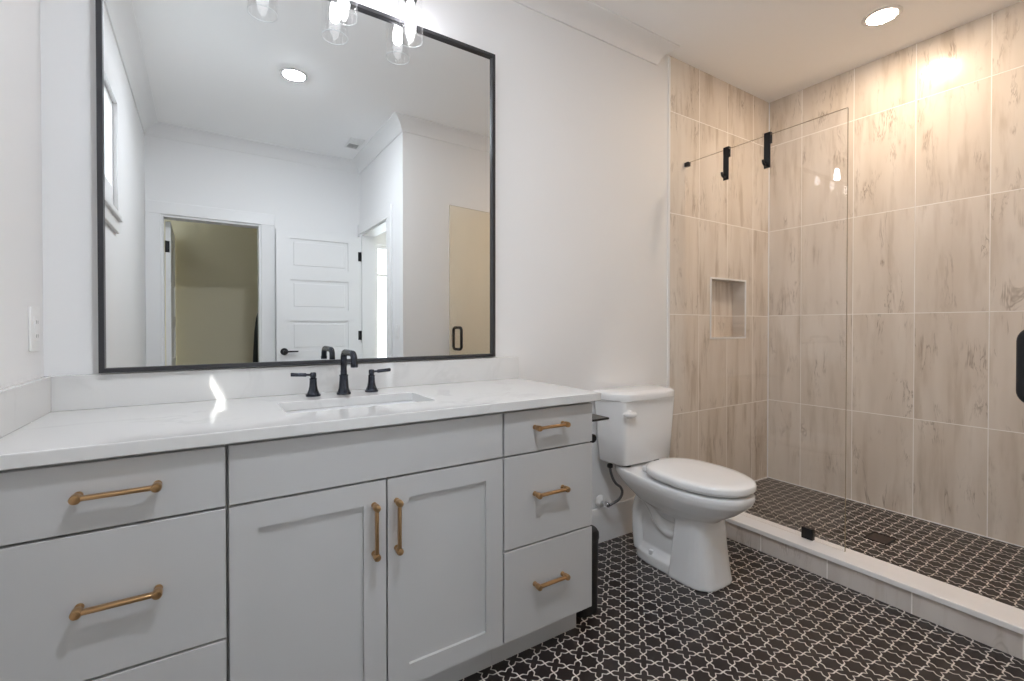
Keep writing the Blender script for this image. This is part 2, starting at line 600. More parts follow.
hs = [(YF - T - 0.66, YF - T - 0.13, 0.10 + 0.385 * k, 0.39 + 0.385 * k) for k in range(5)]
sheet(b, 'x', 0.104, 0.139, YF - T - 0.78, YF - T - 0.012, 0.012, 2.045, hs)
for h_ in hs:
    sheet(b, 'x', 0.113, 0.130, h_[0] - 0.002, h_[1] + 0.002, h_[2] - 0.002, h_[3] + 0.002)
obj('leaf', b, M['trim'], cdl, smooth=0)
for zc in (1.835, 0.28):
    b = nb()
    box(b, 0.1015, 0.132, YF - T - 0.0118, YF - T - 0.009, zc - 0.048, zc + 0.048)
    lathe(b, [(0, -0.048), (0.007, -0.048), (0.007, 0.048), (0, 0.048)], (0.108, YF - T - 0.003, zc), seg=12)
    tag(obj('hinge', b, M['black'], cdl), 'black hinge')
d2 = thing('door_2', (XS, (DR[0] + DR[1]) / 2, 0), 'white cased doorway opening into the bright next room', 'doorway', kind='structure')
obj('casing', casing('c', 'x', XS - 0.02, XS, DR[0], DR[1], DR[3], wd=0.1, lo_clip=YF + 0.002), M['trim'], d2, smooth=0)
b = nb()
sheet(b, 'x', XS - 0.003, XS + T + 0.003, DR[0] - 0.002, DR[1] + 0.002, 0.001, DR[3] + 0.002, [(DR[0] + 0.02, DR[1] - 0.02, 0.0, DR[3] - 0.02)])
obj('jamb', b, M['trim'], d2, smooth=0)

# window in the left wall, under an added, unseen eave that narrows the sun
wi = thing('window_1', (XL, (WIN[0] + WIN[1]) / 2, WIN[2]), 'small high white-cased window with daylight behind', 'window', kind='structure')
b = nb()
sheet(b, 'x', XL, XL + 0.016, WIN[0] - 0.065, WIN[1] + 0.065, WIN[2] - 0.001, WIN[3] + 0.085, [(WIN[0] + 0.004, WIN[1] - 0.004, WIN[2] - 0.2, WIN[3] - 0.004)])
obj('casing', b, M['trim'], wi, smooth=0)
b = nb(); box(b, XL - 0.02, XL + 0.03, WIN[0] - 0.05, WIN[1] + 0.05, WIN[2] - 0.026, WIN[2] + 0.002, 0.004, 2)
obj('sill', b, M['trim'], wi)
b = nb(); box(b, XL, XL + 0.016, WIN[0] - 0.04, WIN[1] + 0.04, WIN[2] - 0.09, WIN[2] - 0.026, 0.003, 1)
obj('apron', b, M['trim'], wi)
b = nb()
sheet(b, 'x', XL - 0.03, XL - 0.004, WIN[0] + 0.001, WIN[1] - 0.001, WIN[2] + 0.001, WIN[3] - 0.001, [(WIN[0] + 0.04, WIN[1] - 0.04, 1.888, WIN[3] - 0.04)])
obj('sash', b, M['trim'], wi, smooth=0)
b = nb(); box(b, XL - 0.02, XL - 0.016, WIN[0] + 0.035, WIN[1] - 0.035, 1.88, WIN[3] - 0.035)
obj('pane', b, M['pane'], wi, smooth=0)
b = nb(); box(b, SUN_CUT, XL - T, -5.0, 0.6, 2.75, 2.87)  # unseen board added so only a thin sheet of sun enters
struct('trim_added_eave', b, M['added_eave'])

# closet behind the open doorway
CY = -3.9
b = nb()
sheet(b, 'y', CY - 0.1, CY, -0.5, XS + T, 0, H)
struct('wall_closet_back', b, M['khaki'])
struct('wall_closet_left', sheet(nb(), 'x', -0.4, -0.3, CY, YF - T, 0, H), M['khaki'])
struct('wall_closet_right', sheet(nb(), 'x', XS, XS + 0.1, CY, YF - T, 0, H), M['khaki'])
struct('floor_closet', sheet(nb(), 'z', -0.1, 0.0, -0.5, XS + T, CY - 0.1, YF - T), M['carpet'])
# room beyond the second doorway with a tall window
NW = (2.35, 3.55, 0.5, 2.3)
struct('wall_next_left', sheet(nb(), 'x', XS, XS + 0.1, -4.7, CY - 0.1, 0, H), M['wall'])
struct('wall_next_far', sheet(nb(), 'y', -4.7, -4.6, XS + 0.1, 4.6, 0, H, [NW]), M['wall'])
struct('wall_next_right', sheet(nb(), 'x', 4.5, 4.6, -4.6, YE - T, 0, H), M['wall'])
struct('wall_next_near', sheet(nb(), 'y', YE - T - 0.06, YE - T, XS + T, 4.6, 0, H), M['wall'])
struct('floor_next', sheet(nb(), 'z', -0.1, 0.0, XS + T, 4.6, -4.7, YE - T), M['carpet'])
w2 = thing('window_2', ((NW[0] + NW[1]) / 2, -4.6, NW[2]), 'tall bright window of the next room', 'window', kind='structure')
b = nb()
sheet(b, 'y', -4.68, -4.63, NW[0], NW[1], NW[2], NW[3], [(NW[0] + 0.05, NW[1] - 0.05, NW[2] + 0.05, 1.86), (NW[0] + 0.05, NW[1] - 0.05, 1.9, NW[3] - 0.05)])
obj('sash', b, M['trim'], w2, smooth=0)
b = nb()
sheet(b, 'y', -4.6, -4.58, NW[0] - 0.1, NW[1] + 0.1, NW[2] - 0.1, NW[3] + 0.1, [NW])
obj('casing', b, M['trim'], w2, smooth=0)

# ------------------------------------------------------------------ vanity cabinets
YD = -0.556                # drawer faces
ZB, ZT = 0.115, 0.885
def pull(parent, cx, cz, length, vertical=False, y=YD):
    """bar pull: two round posts and a softly squared bar between them"""
    bm = nb()
    h = length / 2
    for s in (-1, 1):
        p = (cx, y, cz + s * h) if vertical else (cx + s * h, y, cz)
        lathe(bm, [(0, 0), (0.0082, 0), (0.0082, 0.005), (0.0064, 0.008), (0.0064, 0.012), (0.0088, 0.015), (0.0098, 0.018), (0.0098, 0.033), (0.0085, 0.036), (0.004, 0.0368), (0, 0.037)], p, (0, -1, 0), seg=18)
    q = 0.0046
    if vertical: box(bm, cx - q, cx + q, y - 0.034, y - 0.018, cz - h, cz + h, 0.0035, 3)
    else: box(bm, cx - h, cx + h, y - 0.034, y - 0.018, cz - q, cz + q, 0.0035, 3)
    return obj('handle', bm, M['brass'], parent)

def carcass(parent, x0, x1, well=False):
    bm = nb()
    if well:
        box(bm, x0, x1, -0.535, -0.001, ZB, 0.70)
        sheet(bm, 'z', 0.70, 0.888, x0, x1, -0.535, -0.001, [(x0 + 0.04, x1 - 0.04, -0.50, -0.04)])
    else:
        box(bm, x0, x1, -0.535, -0.001, ZB, 0.888)
    obj('body', bm, M['cab'], parent, smooth=0)
    bm = nb(); box(bm, x0, x1 if x1 < 1.5 else x1 - 0.01, -0.478, -0.05, 0.0, ZB)
    obj('toe_kick', bm, M['cab'], parent, smooth=0)

def slab(name, parent, x0, x1, z0, z1):
    bm = nb(); box(bm, x0, x1, YD, -0.537, z0, z1, 0.0012, 1)
    return obj(name, bm, M['cab'], parent, smooth=0)

ROWS = ((0.737, 0.879), (0.424, 0.731), (0.118, 0.418))
v1 = thing('drawer_cabinet', (0.205, -0.28, 0), 'grey vanity drawer unit against the left wall with wide bronze pulls', 'cabinet', group='vanity base units')
carcass(v1, XL + 0.001, 0.418)
bm = nb(); box(bm, XL + 0.001, 0.022, YD + 0.004, -0.535, ZB, 0.885, 0.001, 1); obj('filler_strip', bm, M['cab'], v1, smooth=0)
for (z0, z1), hz in zip(ROWS, (0.814, 0.581, 0.277)):
    d = slab('drawer', v1, 0.026, 0.4155, z0, z1)
    pull(d, 0.222, hz, 0.131)
v2 = thing('sink_cabinet', (0.804, -0.28, 0), 'grey vanity sink unit with two shaker doors under a plain front', 'cabinet', group='vanity base units')
carcass(v2, 0.4185, 1.189, True)
slab('false_front', v2, 0.4225, 1.1865, *ROWS[0])
def shaker(parent, x0, x1, z0, z1, st=0.062):
    bm = nb()
    sheet(bm, 'y', YD, -0.537, x0, x1, z0, z1, [(x0 + st, x1 - st, z0 + st, z1 - st)])
    box(bm, x0 + st - 0.003, x1 - st + 0.003, YD + 0.009, -0.537, z0 + st - 0.003, z1 - st + 0.003)
    return obj('door', bm, M['cab'], parent, smooth=0)
d = shaker(v2, 0.4225, 0.8005, 0.118, 0.731); pull(d, 0.767, 0.599, 0.135, True)
d = shaker(v2, 0.8055, 1.1865, 0.118, 0.731); pull(d, 0.831, 0.599, 0.135, True)
v3 = thing('drawer_cabinet', (1.384, -0.28, 0), 'grey vanity three-drawer unit at the toilet end', 'cabinet', group='vanity base units')
carcass(v3, 1.1895, 1.577)
for (z0, z1), hz in zip(ROWS, (0.820, 0.592, 0.282)):
    d = slab('drawer', v3, 1.193, 1.577, z0, z1)
    pull(d, 1.375, hz, 0.121)

# countertop with sink cut-out, backsplash and side splash
CT0, CT1 = 0.889, 0.919
SK = (0.565, 1.012, -0.415, -0.195)
ct = thing('countertop', (0.8, -0.29, CT0), 'white quartz vanity countertop with low splashes along two walls', 'countertop')
b = nb(); sheet(b, 'z', CT0, CT1, XL + 0.0005, 1.602, -0.579, -0.0005, [SK])
o = obj('slab', b, M['quartz'], ct, smooth=0)
bv = o.modifiers.new('edge', 'BEVEL'); bv.width = 0.0025; bv.segments = 2; bv.limit_method = 'ANGLE'
b = nb(); box(b, XL + 0.0005, 1.602, -0.02, -0.0005, CT1, 1.021, 0.0015, 1); obj('backsplash', b, M['quartz'], ct, smooth=0)
b = nb(); box(b, XL + 0.0005, XL + 0.02, -0.579, -0.0205, CT1, 1.021, 0.0015, 1); obj('side_splash', b, M['quartz'], ct, smooth=0)

# undermount basin
sk = thing('sink', (0.7885, -0.305, 0.76), 'white rectangular undermount sink set in the countertop', 'sink')
b = nb()
cx, cy = 0.7885, -0.305
W_, D_ = SK[1] - SK[0], SK[3] - SK[2]
def rr(w_, d_, r_, z_):
    return [(x_, y_, z_) for x_, y_ in rrect(w_, d_, r_, 6, cx, cy)]
loft(b, [rr(W_ + 0.05, D_ + 0.05, 0.03, 0.874), rr(W_ + 0.05, D_ + 0.05, 0.03, 0.8885), rr(W_ + 0.006, D_ + 0.006, 0.02, 0.8885), rr(W_ - 0.004, D_ - 0.004, 0.025, 0.87),
         rr(W_ - 0.02, D_ - 0.02, 0.035, 0.79), rr(W_ - 0.06, D_ - 0.06, 0.04, 0.765), rr(0.08, 0.05, 0.02, 0.757)], False, True)
obj('basin', b, M['porc'], sk)
b = nb(); lathe(b, [(0, 0.006), (0.014, 0.006), (0.016, 0.003), (0.024, 0.003), (0.026, 0), (0.026, -0.004)], (cx, cy, 0.758), seg=24)
tag(obj('drain', b, M['blackfix'], sk), 'dark round drain')

# faucet
CT1 += 0.0004
fa = thing('faucet', (0.793, -0.088, CT1), 'dark widespread faucet with two lever handles behind the sink', 'faucet')
YFa = -0.098
b = nb()
lathe(b, [(0, 0), (0.0245, 0), (0.0245, 0.006), (0.022, 0.009), (0.0205, 0.013), (0.0175, 0.022), (0.0155, 0.05), (0.0145, 0.064), (0.0155, 0.066), (0.0155, 0.07), (0.0115, 0.072), (0.0115, 0.085)], (0.786, YFa - 0.012, CT1), seg=28)
tube(b, arc_path([(0.786, YFa - 0.012, CT1 + 0.08), (0.786, YFa - 0.012, CT1 + 0.153), (0.786, YFa - 0.158, CT1 + 0.153), (0.786, YFa - 0.164, CT1 + 0.112)], 0.026, 8), 0.0108, 18)
lathe(b, [(0.012, 0), (0.012, 0.012), (0.0, 0.012)], (0.786, YFa - 0.164, CT1 + 0.108), seg=18)
obj('spout', b, M['blackfix'], fa)
for hx, s, lz in ((0.685, -1, 0.0), (0.889, 1, 0.003)):
    b = nb()
    lathe(b, [(0, 0), (0.0245, 0), (0.0245, 0.006), (0.021, 0.008), (0.0195, 0.012), (0.0155, 0.022), (0.013, 0.036), (0.0118, 0.056), (0.0122, 0.058), (0.0122, 0.062), (0.009, 0.064), (0.009, 0.066), (0.0105, 0.068), (0.0105, 0.079), (0.008, 0.083), (0, 0.083)], (hx, YFa, CT1), seg=24)
    hb = obj('valve_handle', b, M['blackfix'], fa)
    b = nb()
    z_ = CT1 + 0.0745
    tube(b, [(hx, YFa, z_), (hx + s * 0.022, YFa, z_ + 0.001), (hx + s * 0.0225, YFa, z_ + 0.001), (hx + s * 0.024, YFa, z_ + 0.001), (hx + s * 0.07, YFa, z_ + 0.004), (hx + s * 0.072, YFa, z_ + 0.004)],
         [0.0042, 0.0042, 0.0062, 0.0066, 0.0066, 0.0052], 14)
    obj('lever', b, M['blackfix'], hb)

# ------------------------------------------------------------------ mirror
MX0, MX1, MZ0, MZ1 = 0.105, 1.4725, 1.0255, 2.398
mr = thing('mirror', ((MX0 + MX1) / 2, -0.011, MZ0), 'large wall mirror in a thin black frame above the vanity', 'mirror', rot=(0, 0, R(0.6)))
hw, hh = (MX1 - MX0) / 2, MZ1 - MZ0
FW = 0.0135
b = nb()
sheet(b, 'y', -0.02, 0.002, -hw, hw, 0, hh, [(-hw + FW, hw - FW, FW, hh - FW)])
obj('frame', b, M['frame'], mr, smooth=0)
b = nb(); box(b, -hw + 0.004, hw - 0.004, -0.006, 0.001, 0.004, hh - 0.004)
obj('glass', b, M['mirror'], mr, smooth=0)

# ------------------------------------------------------------------ vanity light
vl = thing('vanity_light', (0.795, -0.01, 2.5), 'three-lamp vanity light with clear glass jar shades above the mirror', 'wall light')
YV = -0.088
b = nb(); box(b, 0.68, 0.91, -0.022, -0.0005, 2.455, 2.575, 0.004, 2)
obj('backplate', b, M['black'], vl)
b = nb()
box(b, 0.50, 1.09, YV - 0.012, YV + 0.012, 2.522, 2.546, 0.003, 2)
tube(b, [(0.795, -0.02, 2.534), (0.795, YV, 2.534)], 0.01, 12)
obj('bar', b, M['black'], vl)
for lx in (0.546, 0.795, 1.048):
    b = nb(); lathe(b, [(0, 0.09), (0.006, 0.09), (0.006, 0.05), (0.024, 0.046), (0.026, 0.03), (0.026, 0.012), (0.02, 0.0), (0.0, 0.0)], (lx, YV, 2.437), seg=24)
    s_ = obj('lamp_holder', b, M['black'], vl)
    b = nb()
    ro, ri = 0.049, 0.0465
    lathe(b, [(0.021, 0.166), (0.034, 0.166), (0.044, 0.16), (ro, 0.148), (ro, 0.003), (ro + 0.0006, 0.0), (ro - 0.0012, -0.0012), (ri - 0.0006, 0.0), (ri, 0.003), (ri, 0.147), (0.042, 0.157), (0.033, 0.163), (0.021, 0.163)], (lx, YV, 2.290), seg=40)
    gs = obj('glass_shade', b, M['jar'], vl)
    b = nb()
    tube(b, [(lx + 0.0478 * cos(2 * pi * k / 40), YV + 0.0478 * sin(2 * pi * k / 40), 2.2895) for k in range(41)], 0.0013, 8, ends=False)
    obj('rim', b, M['jar_rim'], gs)
    b = nb(); lathe(b, [(0, -0.09), (0.009, -0.088), (0.015, -0.082), (0.0185, -0.072), (0.0195, -0.06), (0.018, -0.045), (0.0145, -0.028), (0.0125, -0.018), (0.0125, 0.0), (0, 0.0)], (lx, YV, 2.437), seg=24)
    tag(obj('bulb', b, M['bulb'], vl), 'lit white bulb')

# ------------------------------------------------------------------ ceiling lights and vent
def can(x_, y_, m_, label, sag=1.0):
    t_ = thing('recessed_light', (x_, y_, H), label, 'ceiling light', group='recessed ceiling lights')
    b = nb(); lathe(b, [(0.064, -0.0035), (0.066, -0.006), (0.078, -0.006), (0.086, -0.002), (0.086, 0.0005), (0.064, 0.0005)], (x_, y_, H), seg=48)
    obj('trim_ring', b, M['trim'], t_)
    b = nb(); lathe(b, [(r_, -0.0042 - d_ * sag) for r_, d_ in ((0, 0.01), (0.02, 0.0093), (0.04, 0.0068), (0.055, 0.0038), (0.064, 0.0004))] + [ (0.064, -0.0005), (0, -0.0005)], (x_, y_, H), seg=48)
    obj('diffuser', b, m_, t_)
can(0.86, -1.48, M['can_main'], 'round recessed ceiling light seen only in the mirror')
can(3.346, -0.832, M['can_shower'], 'round warm recessed ceiling light over the shower', 0.25)
cv = thing('ceiling_vent', (1.49, -2.40, H), 'small white slotted ceiling vent near the wall corner in the mirror', 'vent')
b = nb(); sheet(b, 'z', H - 0.008, H, 1.43, 1.55, -2.525, -2.285, [(1.445, 1.535, -2.51, -2.41), (1.445, 1.535, -2.40, -2.30)])
obj('frame', b, M['plate'], cv, smooth=0)
b = nb()
for k in range(4):
    yy = -2.492 + 0.024 * k
    box(b, 1.445, 1.535, yy, yy + 0.002, H - 0.007, H - 0.0005)
for k in range(12):
    yy = -2.398 + 0.0083 * k
    box(b, 1.445, 1.535, yy, yy + 0.006, H - 0.007, H - 0.002)
obj('slats', b, M['plate'], cv, smooth=0)
b = nb(); box(b, 1.44, 1.54, -2.515, -2.295, H - 0.0015, H - 0.0002)  # flat dark plate painted as the shade behind the slats
tag(obj('duct_shade', b, M['slot_shade'], cv, smooth=0), 'dark plate painted as duct shade')

# ------------------------------------------------------------------ outlet and switch
OY = -0.09
ol = thing('wall_outlet', (XL, OY, 1.157), 'white outlet plate on the left wall above the countertop', 'outlet')
b = nb(); box(b, XL + 0.0002, XL + 0.006, OY - 0.0375, OY + 0.0375, 1.157 - 0.06, 1.157 + 0.06, 0.0025, 2)
obj('cover_plate', b, M['plate'], ol)
b = nb(); box(b, XL + 0.005, XL + 0.0085, OY - 0.0165, OY + 0.0165, 1.157 - 0.034, 1.157 + 0.034, 0.0015, 1)
rc_ = obj('receptacle', b, M['plate'], ol)
for zz in (1.157 - 0.019, 1.157 + 0.019):
    for dy in (-0.0065, 0.0065):
        b = nb(); box(b, XL + 0.008, XL + 0.0088, OY + dy - 0.001, OY + dy + 0.001, zz - 0.0045, zz + 0.0045)  # raised dark strips painted as the shade in the plug holes
        obj('slot_shade', b, M['slot_shade'], rc_, smooth=0)
sw = thing('light_switch', (XS, -1.83, 1.12), 'white rocker switch plate beside the bright doorway', 'switch')
b = nb(); box(b, XS - 0.006, XS - 0.0002, -1.83 - 0.0375, -1.83 + 0.0375, 1.06, 1.18, 0.0025, 2)
obj('cover_plate', b, M['plate'], sw)
b = nb(); box(b, XS - 0.010, XS - 0.005, -1.83 - 0.0165, -1.83 + 0.0165, 1.087, 1.153, 0.0015, 1)
obj('rocker', b, M['plate'], sw)

# ------------------------------------------------------------------ open five-panel door
HX, HY = XS - 0.026, DR[0] - 0.0
dl = thing('interior_door', (1.66, -2.862, 0), 'white five-panel door standing open against the wall beside the closet', 'door')
DX0, DX1, DY0, DY1 = 0.912, 1.656, -2.868, -2.833
b = nb()
holes = []
for k in range(5):
    zt = 1.97 - 0.378 * k
    holes.append((DX0 + 0.115, DX1 - 0.115, zt - 0.275, zt))
sheet(b, 'y', DY0, DY1, DX0, DX1, 0.012, 2.045, holes)
for h_ in holes:
    sheet(b, 'y', DY0 + 0.01, DY1 - 0.01, h_[0] - 0.002, h_[1] + 0.002, h_[2] - 0.002, h_[3] + 0.002)
    # sticking: raised panel field
    box(b, h_[0] + 0.03, h_[1] - 0.03, DY1 - 0.011, DY1 - 0.006, h_[2] + 0.03, h_[3] - 0.03, 0.003, 1)
obj('leaf', b, M['trim'], dl, smooth=0)
b = nb()
lathe(b, [(0, 0), (0.032, 0), (0.032, 0.006), (0.028, 0.009), (0.011, 0.01), (0.011, 0.036), (0, 0.036)], (DX0 + 0.062, DY1, 0.935), (0, 1, 0), seg=28)
tube(b, [(DX0 + 0.062, DY1 + 0.03, 0.935), (DX0 + 0.10, DY1 + 0.032, 0.935), (DX0 + 0.175, DY1 + 0.032, 0.935)], [0.009, 0.008, 0.0065], 12)
tag(obj('lever_handle', b, M['black'], dl), 'black lever handle on a round rose')
for zc in (1.85, 1.075, 0.27):
    b = nb()
    lathe(b, [(0.0075, -0.045), (0.0075, 0.045)], (1.661, DY1 + 0.004, zc), seg=12)
    box(b, 1.636, 1.664, DY1 - 0.001, DY1 + 0.003, zc - 0.045, zc + 0.045)
    tag(obj('hinge', b, M['black'], dl), 'black hinge')

# coat hanging in the closet
ho = thing('hanging_coat', (0.885, -3.42, 1.4), 'dark charcoal coat hanging inside the closet at the doorway edge', 'coat')
b = nb()
rings = []
for z_, w_, d_ in ((1.40, 0.03, 0.02), (1.385, 0.05, 0.03), (1.33, 0.15, 0.06), (1.25, 0.20, 0.085), (1.1, 0.215, 0.1), (0.9, 0.235, 0.11), (0.7, 0.25, 0.115), (0.55, 0.26, 0.12)):
    rg = []
    for k in range(48):
        a = 2 * pi * k / 48
        f_ = 1 + 0.07 * sin(a * 7) * min(1, (1.40 - z_) * 3)
        rg.append((0.885 + d_ * f_ * cos(a), -3.42 + w_ * f_ * sin(a), z_))
    rings.append(rg)
loft(b, list(reversed(rings)))
for s in (-1, 1):
    tube(b, [(0.885, -3.42 + s * 0.14, 1.32), (0.865, -3.42 + s * 0.21, 1.2), (0.85, -3.42 + s * 0.24, 1.0), (0.845, -3.42 + s * 0.245, 0.86)], [0.05, 0.055, 0.05, 0.045], 14)
obj('garment', b, M['cloth'], ho)
b = nb()
tube(b, [(0.885, -3.42, 1.39), (0.885, -3.42, 1.45), (0.893, -3.42, 1.478), (0.915, -3.42, 1.488), (0.936, -3.42, 1.479), (0.94, -3.42, 1.462)], 0.003, 8)
obj('hanger_hook', b, M['black'], ho)
cr = thing('closet_rod', (0.915, -3.42, 1.463), 'dark closet hanging rod holding the coat', 'rod')
b = nb(); tube(b, [(0.915, CY, 1.463), (0.915, YF - T, 1.463)], 0.012, 14)
obj('rod', b, M['black'], cr)

# ------------------------------------------------------------------ toilet
TXC = 2.265
to = thing('toilet', (TXC, -0.4, 0), 'white two-piece elongated toilet between the vanity and the shower', 'toilet')
def egg(z, w_, yf, yb, yc, nf=2.2, nr=3.2, n=56, cx_=TXC):
    out = []
    for k in range(n):
        a = 2 * pi * k / n
        c_, s_ = cos(a), sin(a)
        nn = nr if s_ > 0 else nf
        L_ = (yb - yc) if s_ > 0 else (yc - yf)
        x_ = w_ * math.copysign(abs(c_) ** (2 / nn), c_)
        y_ = L_ * math.copysign(abs(s_) ** (2 / nn), s_)
        out.append((cx_ + x_, yc + y_, z))
    return out
b = nb()
# bowl and deck
FX = TXC + 0.028           # foot centre
loft(b, [egg(0.245, 0.095, -0.585, -0.30, -0.46, 2.2, 2.6, cx_=TXC + 0.02), egg(0.285, 0.106, -0.60, -0.25, -0.46, 2.2, 2.6, cx_=TXC + 0.012), egg(0.316, 0.128, -0.64, -0.2, -0.46), egg(0.350, 0.152, -0.695, -0.13, -0.46, 2.2, 2.6), egg(0.380, 0.167, -0.73, -0.07, -0.46, 2.2, 2.4),
         egg(0.403, 0.176, -0.755, -0.04, -0.46, 2.2, 2.3), egg(0.425, 0.180, -0.764, -0.035, -0.46, 2.2, 2.3), egg(0.44, 0.179, -0.762, -0.035, -0.46, 2.2, 2.3), egg(0.446, 0.174, -0.757, -0.04, -0.46, 2.2, 2.3)])
# front column
def colr(z, w_, yf, yb):
    pts = []
    fx = FX - 0.045 * z
    for x_, y_ in [(-w_, yb), (-w_, yb - 0.02)]: pts.append((fx + x_, y_, z))
    n = 14
    yr = yb - 0.06
    for k in range(n + 1):
        a = pi + pi * k / n
        pts.append((fx + w_ * math.copysign(abs(cos(a)) ** 0.62, cos(a)), yr + (yr - yf) * -abs(sin(a)) ** 0.8, z))
    pts += [(fx + w_, yb - 0.02, z), (fx + w_, yb, z)]
    return pts
loft(b, [colr(0.0, 0.131, -0.63, -0.43), colr(0.012, 0.132, -0.631, -0.43), colr(0.03, 0.129, -0.626, -0.432), colr(0.15, 0.119, -0.612, -0.445), colr(0.26, 0.113, -0.602, -0.46), colr(0.325, 0.111, -0.605, -0.465)])
# foot flange and trapway body
def ft(z, w_, yf, yb, nr): return egg(z, w_, yf, yb, -0.35, 4, nr, cx_=FX - 0.008)
loft(b, [ft(0.0, 0.113, -0.50, -0.172, 2.8), ft(0.045, 0.111, -0.50, -0.175, 2.8), ft(0.06, 0.098, -0.50, -0.187, 2.8), ft(0.085, 0.083, -0.50, -0.19, 3), ft(0.3, 0.080, -0.52, -0.16, 3)])
def fat(pts, rx, rr_, n=20):
    P = smooth_path(pts, 6)
    rings = []
    for i, p in enumerate(P):
        d = (P[min(i + 1, len(P) - 1)] - P[max(i - 1, 0)]).normalized()
        s_ = Vector((1, 0, 0)); u_ = s_.cross(d)
        rings.append([p + s_ * rx * cos(2 * pi * k / n) + u_ * rr_ * sin(2 * pi * k / n) for k in range(n)])
    return rings
FT = FX - 0.008
loft(b, fat([(FT, -0.50, 0.30), (FT, -0.46, 0.215), (FT, -0.40, 0.185), (FT, -0.345, 0.21), (FT, -0.30, 0.275), (FT, -0.24, 0.31), (FT, -0.205, 0.25), (FT, -0.20, 0.15), (FT, -0.21, 0.04)], 0.098, 0.05))
o = obj('bowl', b, M['porc'], to)
rm = o.modifiers.new('fuse', 'REMESH'); rm.mode = 'VOXEL'; rm.voxel_size = 0.005; rm.use_smooth_shade = True
sm = o.modifiers.new('soften', 'SMOOTH'); sm.factor = 0.5; sm.iterations = 6
# bolt caps
for s in (-1, 1):
    b = nb(); lathe(b, [(0.013, -0.006), (0.013, 0.006), (0.010, 0.014), (0, 0.017)], (FX - 0.008 + s * 0.096, -0.31, 0.056), seg=18)
    obj('bolt_cap', b, M['porc'], to)
# seat and lid
def lidr(z, w_, yf, yb):
    return egg(z, w_, yf, yb, -0.50, 2.15, 2.5)
b = nb(); loft(b, [lidr(0.4465, 0.150, -0.735, -0.305), lidr(0.452, 0.162, -0.746, -0.30), lidr(0.456, 0.168, -0.752, -0.298), lidr(0.465, 0.168, -0.752, -0.298)])
obj('seat', b, M['seat'], to)
b = nb(); loft(b, [lidr(0.4655, 0.174, -0.759, -0.283), lidr(0.468, 0.180, -0.766, -0.278), lidr(0.484, 0.181, -0.767, -0.277), lidr(0.491, 0.178, -0.764, -0.28), lidr(0.4955, 0.170, -0.755, -0.288), lidr(0.4985, 0.142, -0.717, -0.312), lidr(0.4995, 0.068, -0.61, -0.40)])
obj('lid', b, M['seat'], to)
for s in (-1, 1):
    b = nb(); box(b, TXC + s * 0.07 - 0.022, TXC + s * 0.07 + 0.022, -0.315, -0.262, 0.446, 0.475, 0.008, 3)
    obj('lid_hinge', b, M['seat'], to)
# tank: a box with broad chamfered front corners
def chain(P, rad):
    """closed polygon with rounded corners, (x, y) list and a radius per corner"""
    out = []
    n = len(P)
    for i in range(n):
        a, b_, c = Vector(P[i - 1]), Vector(P[i]), Vector(P[(i + 1) % n])
        u, v = (a - b_).normalized(), (c - b_).normalized()
        d = min(rad[i], (a - b_).length * 0.45, (c - b_).length * 0.45)
        for k in range(5):
            t = k / 4
            q = (b_ + u * d) * (1 - t) ** 2 + b_ * 2 * t * (1 - t) + (b_ + v * d) * t * t
            out.append((q.x, q.y))
    return out
def tk(z, w_, yf, yb, fw=0.182, cd_=0.075, rf=0.02):
    P = [(w_, yb), (-w_, yb), (-w_, yf + cd_), (-fw, yf), (0, yf - 0.006), (fw, yf), (w_, yf + cd_)]
    return [(TXC + 0.032 + x_, y_, z) for x_, y_ in chain(P, [0.02, 0.02, 0.035, rf, 0.08, rf, 0.035])]
b = nb()
loft(b, [tk(0.457, 0.178, -0.175, -0.05, 0.158), tk(0.459, 0.191, -0.192, -0.035, 0.17), tk(0.468, 0.197, -0.199, -0.03, 0.175), tk(0.6, 0.209, -0.206, -0.026, 0.182), tk(0.75, 0.222, -0.213, -0.022, 0.19), tk(0.786, 0.225, -0.215, -0.02, 0.192)])
obj('tank', b, M['porc'], to)
b = nb()
loft(b, [tk(0.7865, 0.226, -0.219, -0.016, 0.19), tk(0.790, 0.235, -0.230, -0.012, 0.178, 0.085, 0.05), tk(0.811, 0.238, -0.233, -0.011, 0.178, 0.085, 0.05), tk(0.821, 0.235, -0.230, -0.012, 0.178, 0.085, 0.05), tk(0.829, 0.224, -0.218, -0.018, 0.168, 0.085, 0.05), tk(0.832, 0.19, -0.18, -0.04, 0.13, 0.08, 0.04)])
obj('tank_lid', b, M['porc'], to)
b = nb()
lathe(b, [(0, 0), (0.021, 0), (0.022, 0.009), (0.015, 0.016), (0, 0.016)], (2.135, -0.210, 0.724), (0, -1, 0), seg=20)
tube(b, [(2.158, -0.231, 0.724), (2.133, -0.2325, 0.724), (2.111, -0.2315, 0.727), (2.089, -0.229, 0.731), (2.081, -0.227, 0.733)], [0.013, 0.016, 0.0135, 0.010, 0.005], 14)
obj('flush_lever', b, M['seat'], to)
for bx_ in (2.172, 2.388):
    b = nb(); lathe(b, [(0, 0), (0.024, 0), (0.026, 0.003), (0.026, 0.009), (0.022, 0.012), (0, 0.012)], (bx_, -0.158, 0.4455), seg=18)
    tag(obj('tank_gasket', b, M['plasticblack'], to), 'black rubber gasket under the tank')

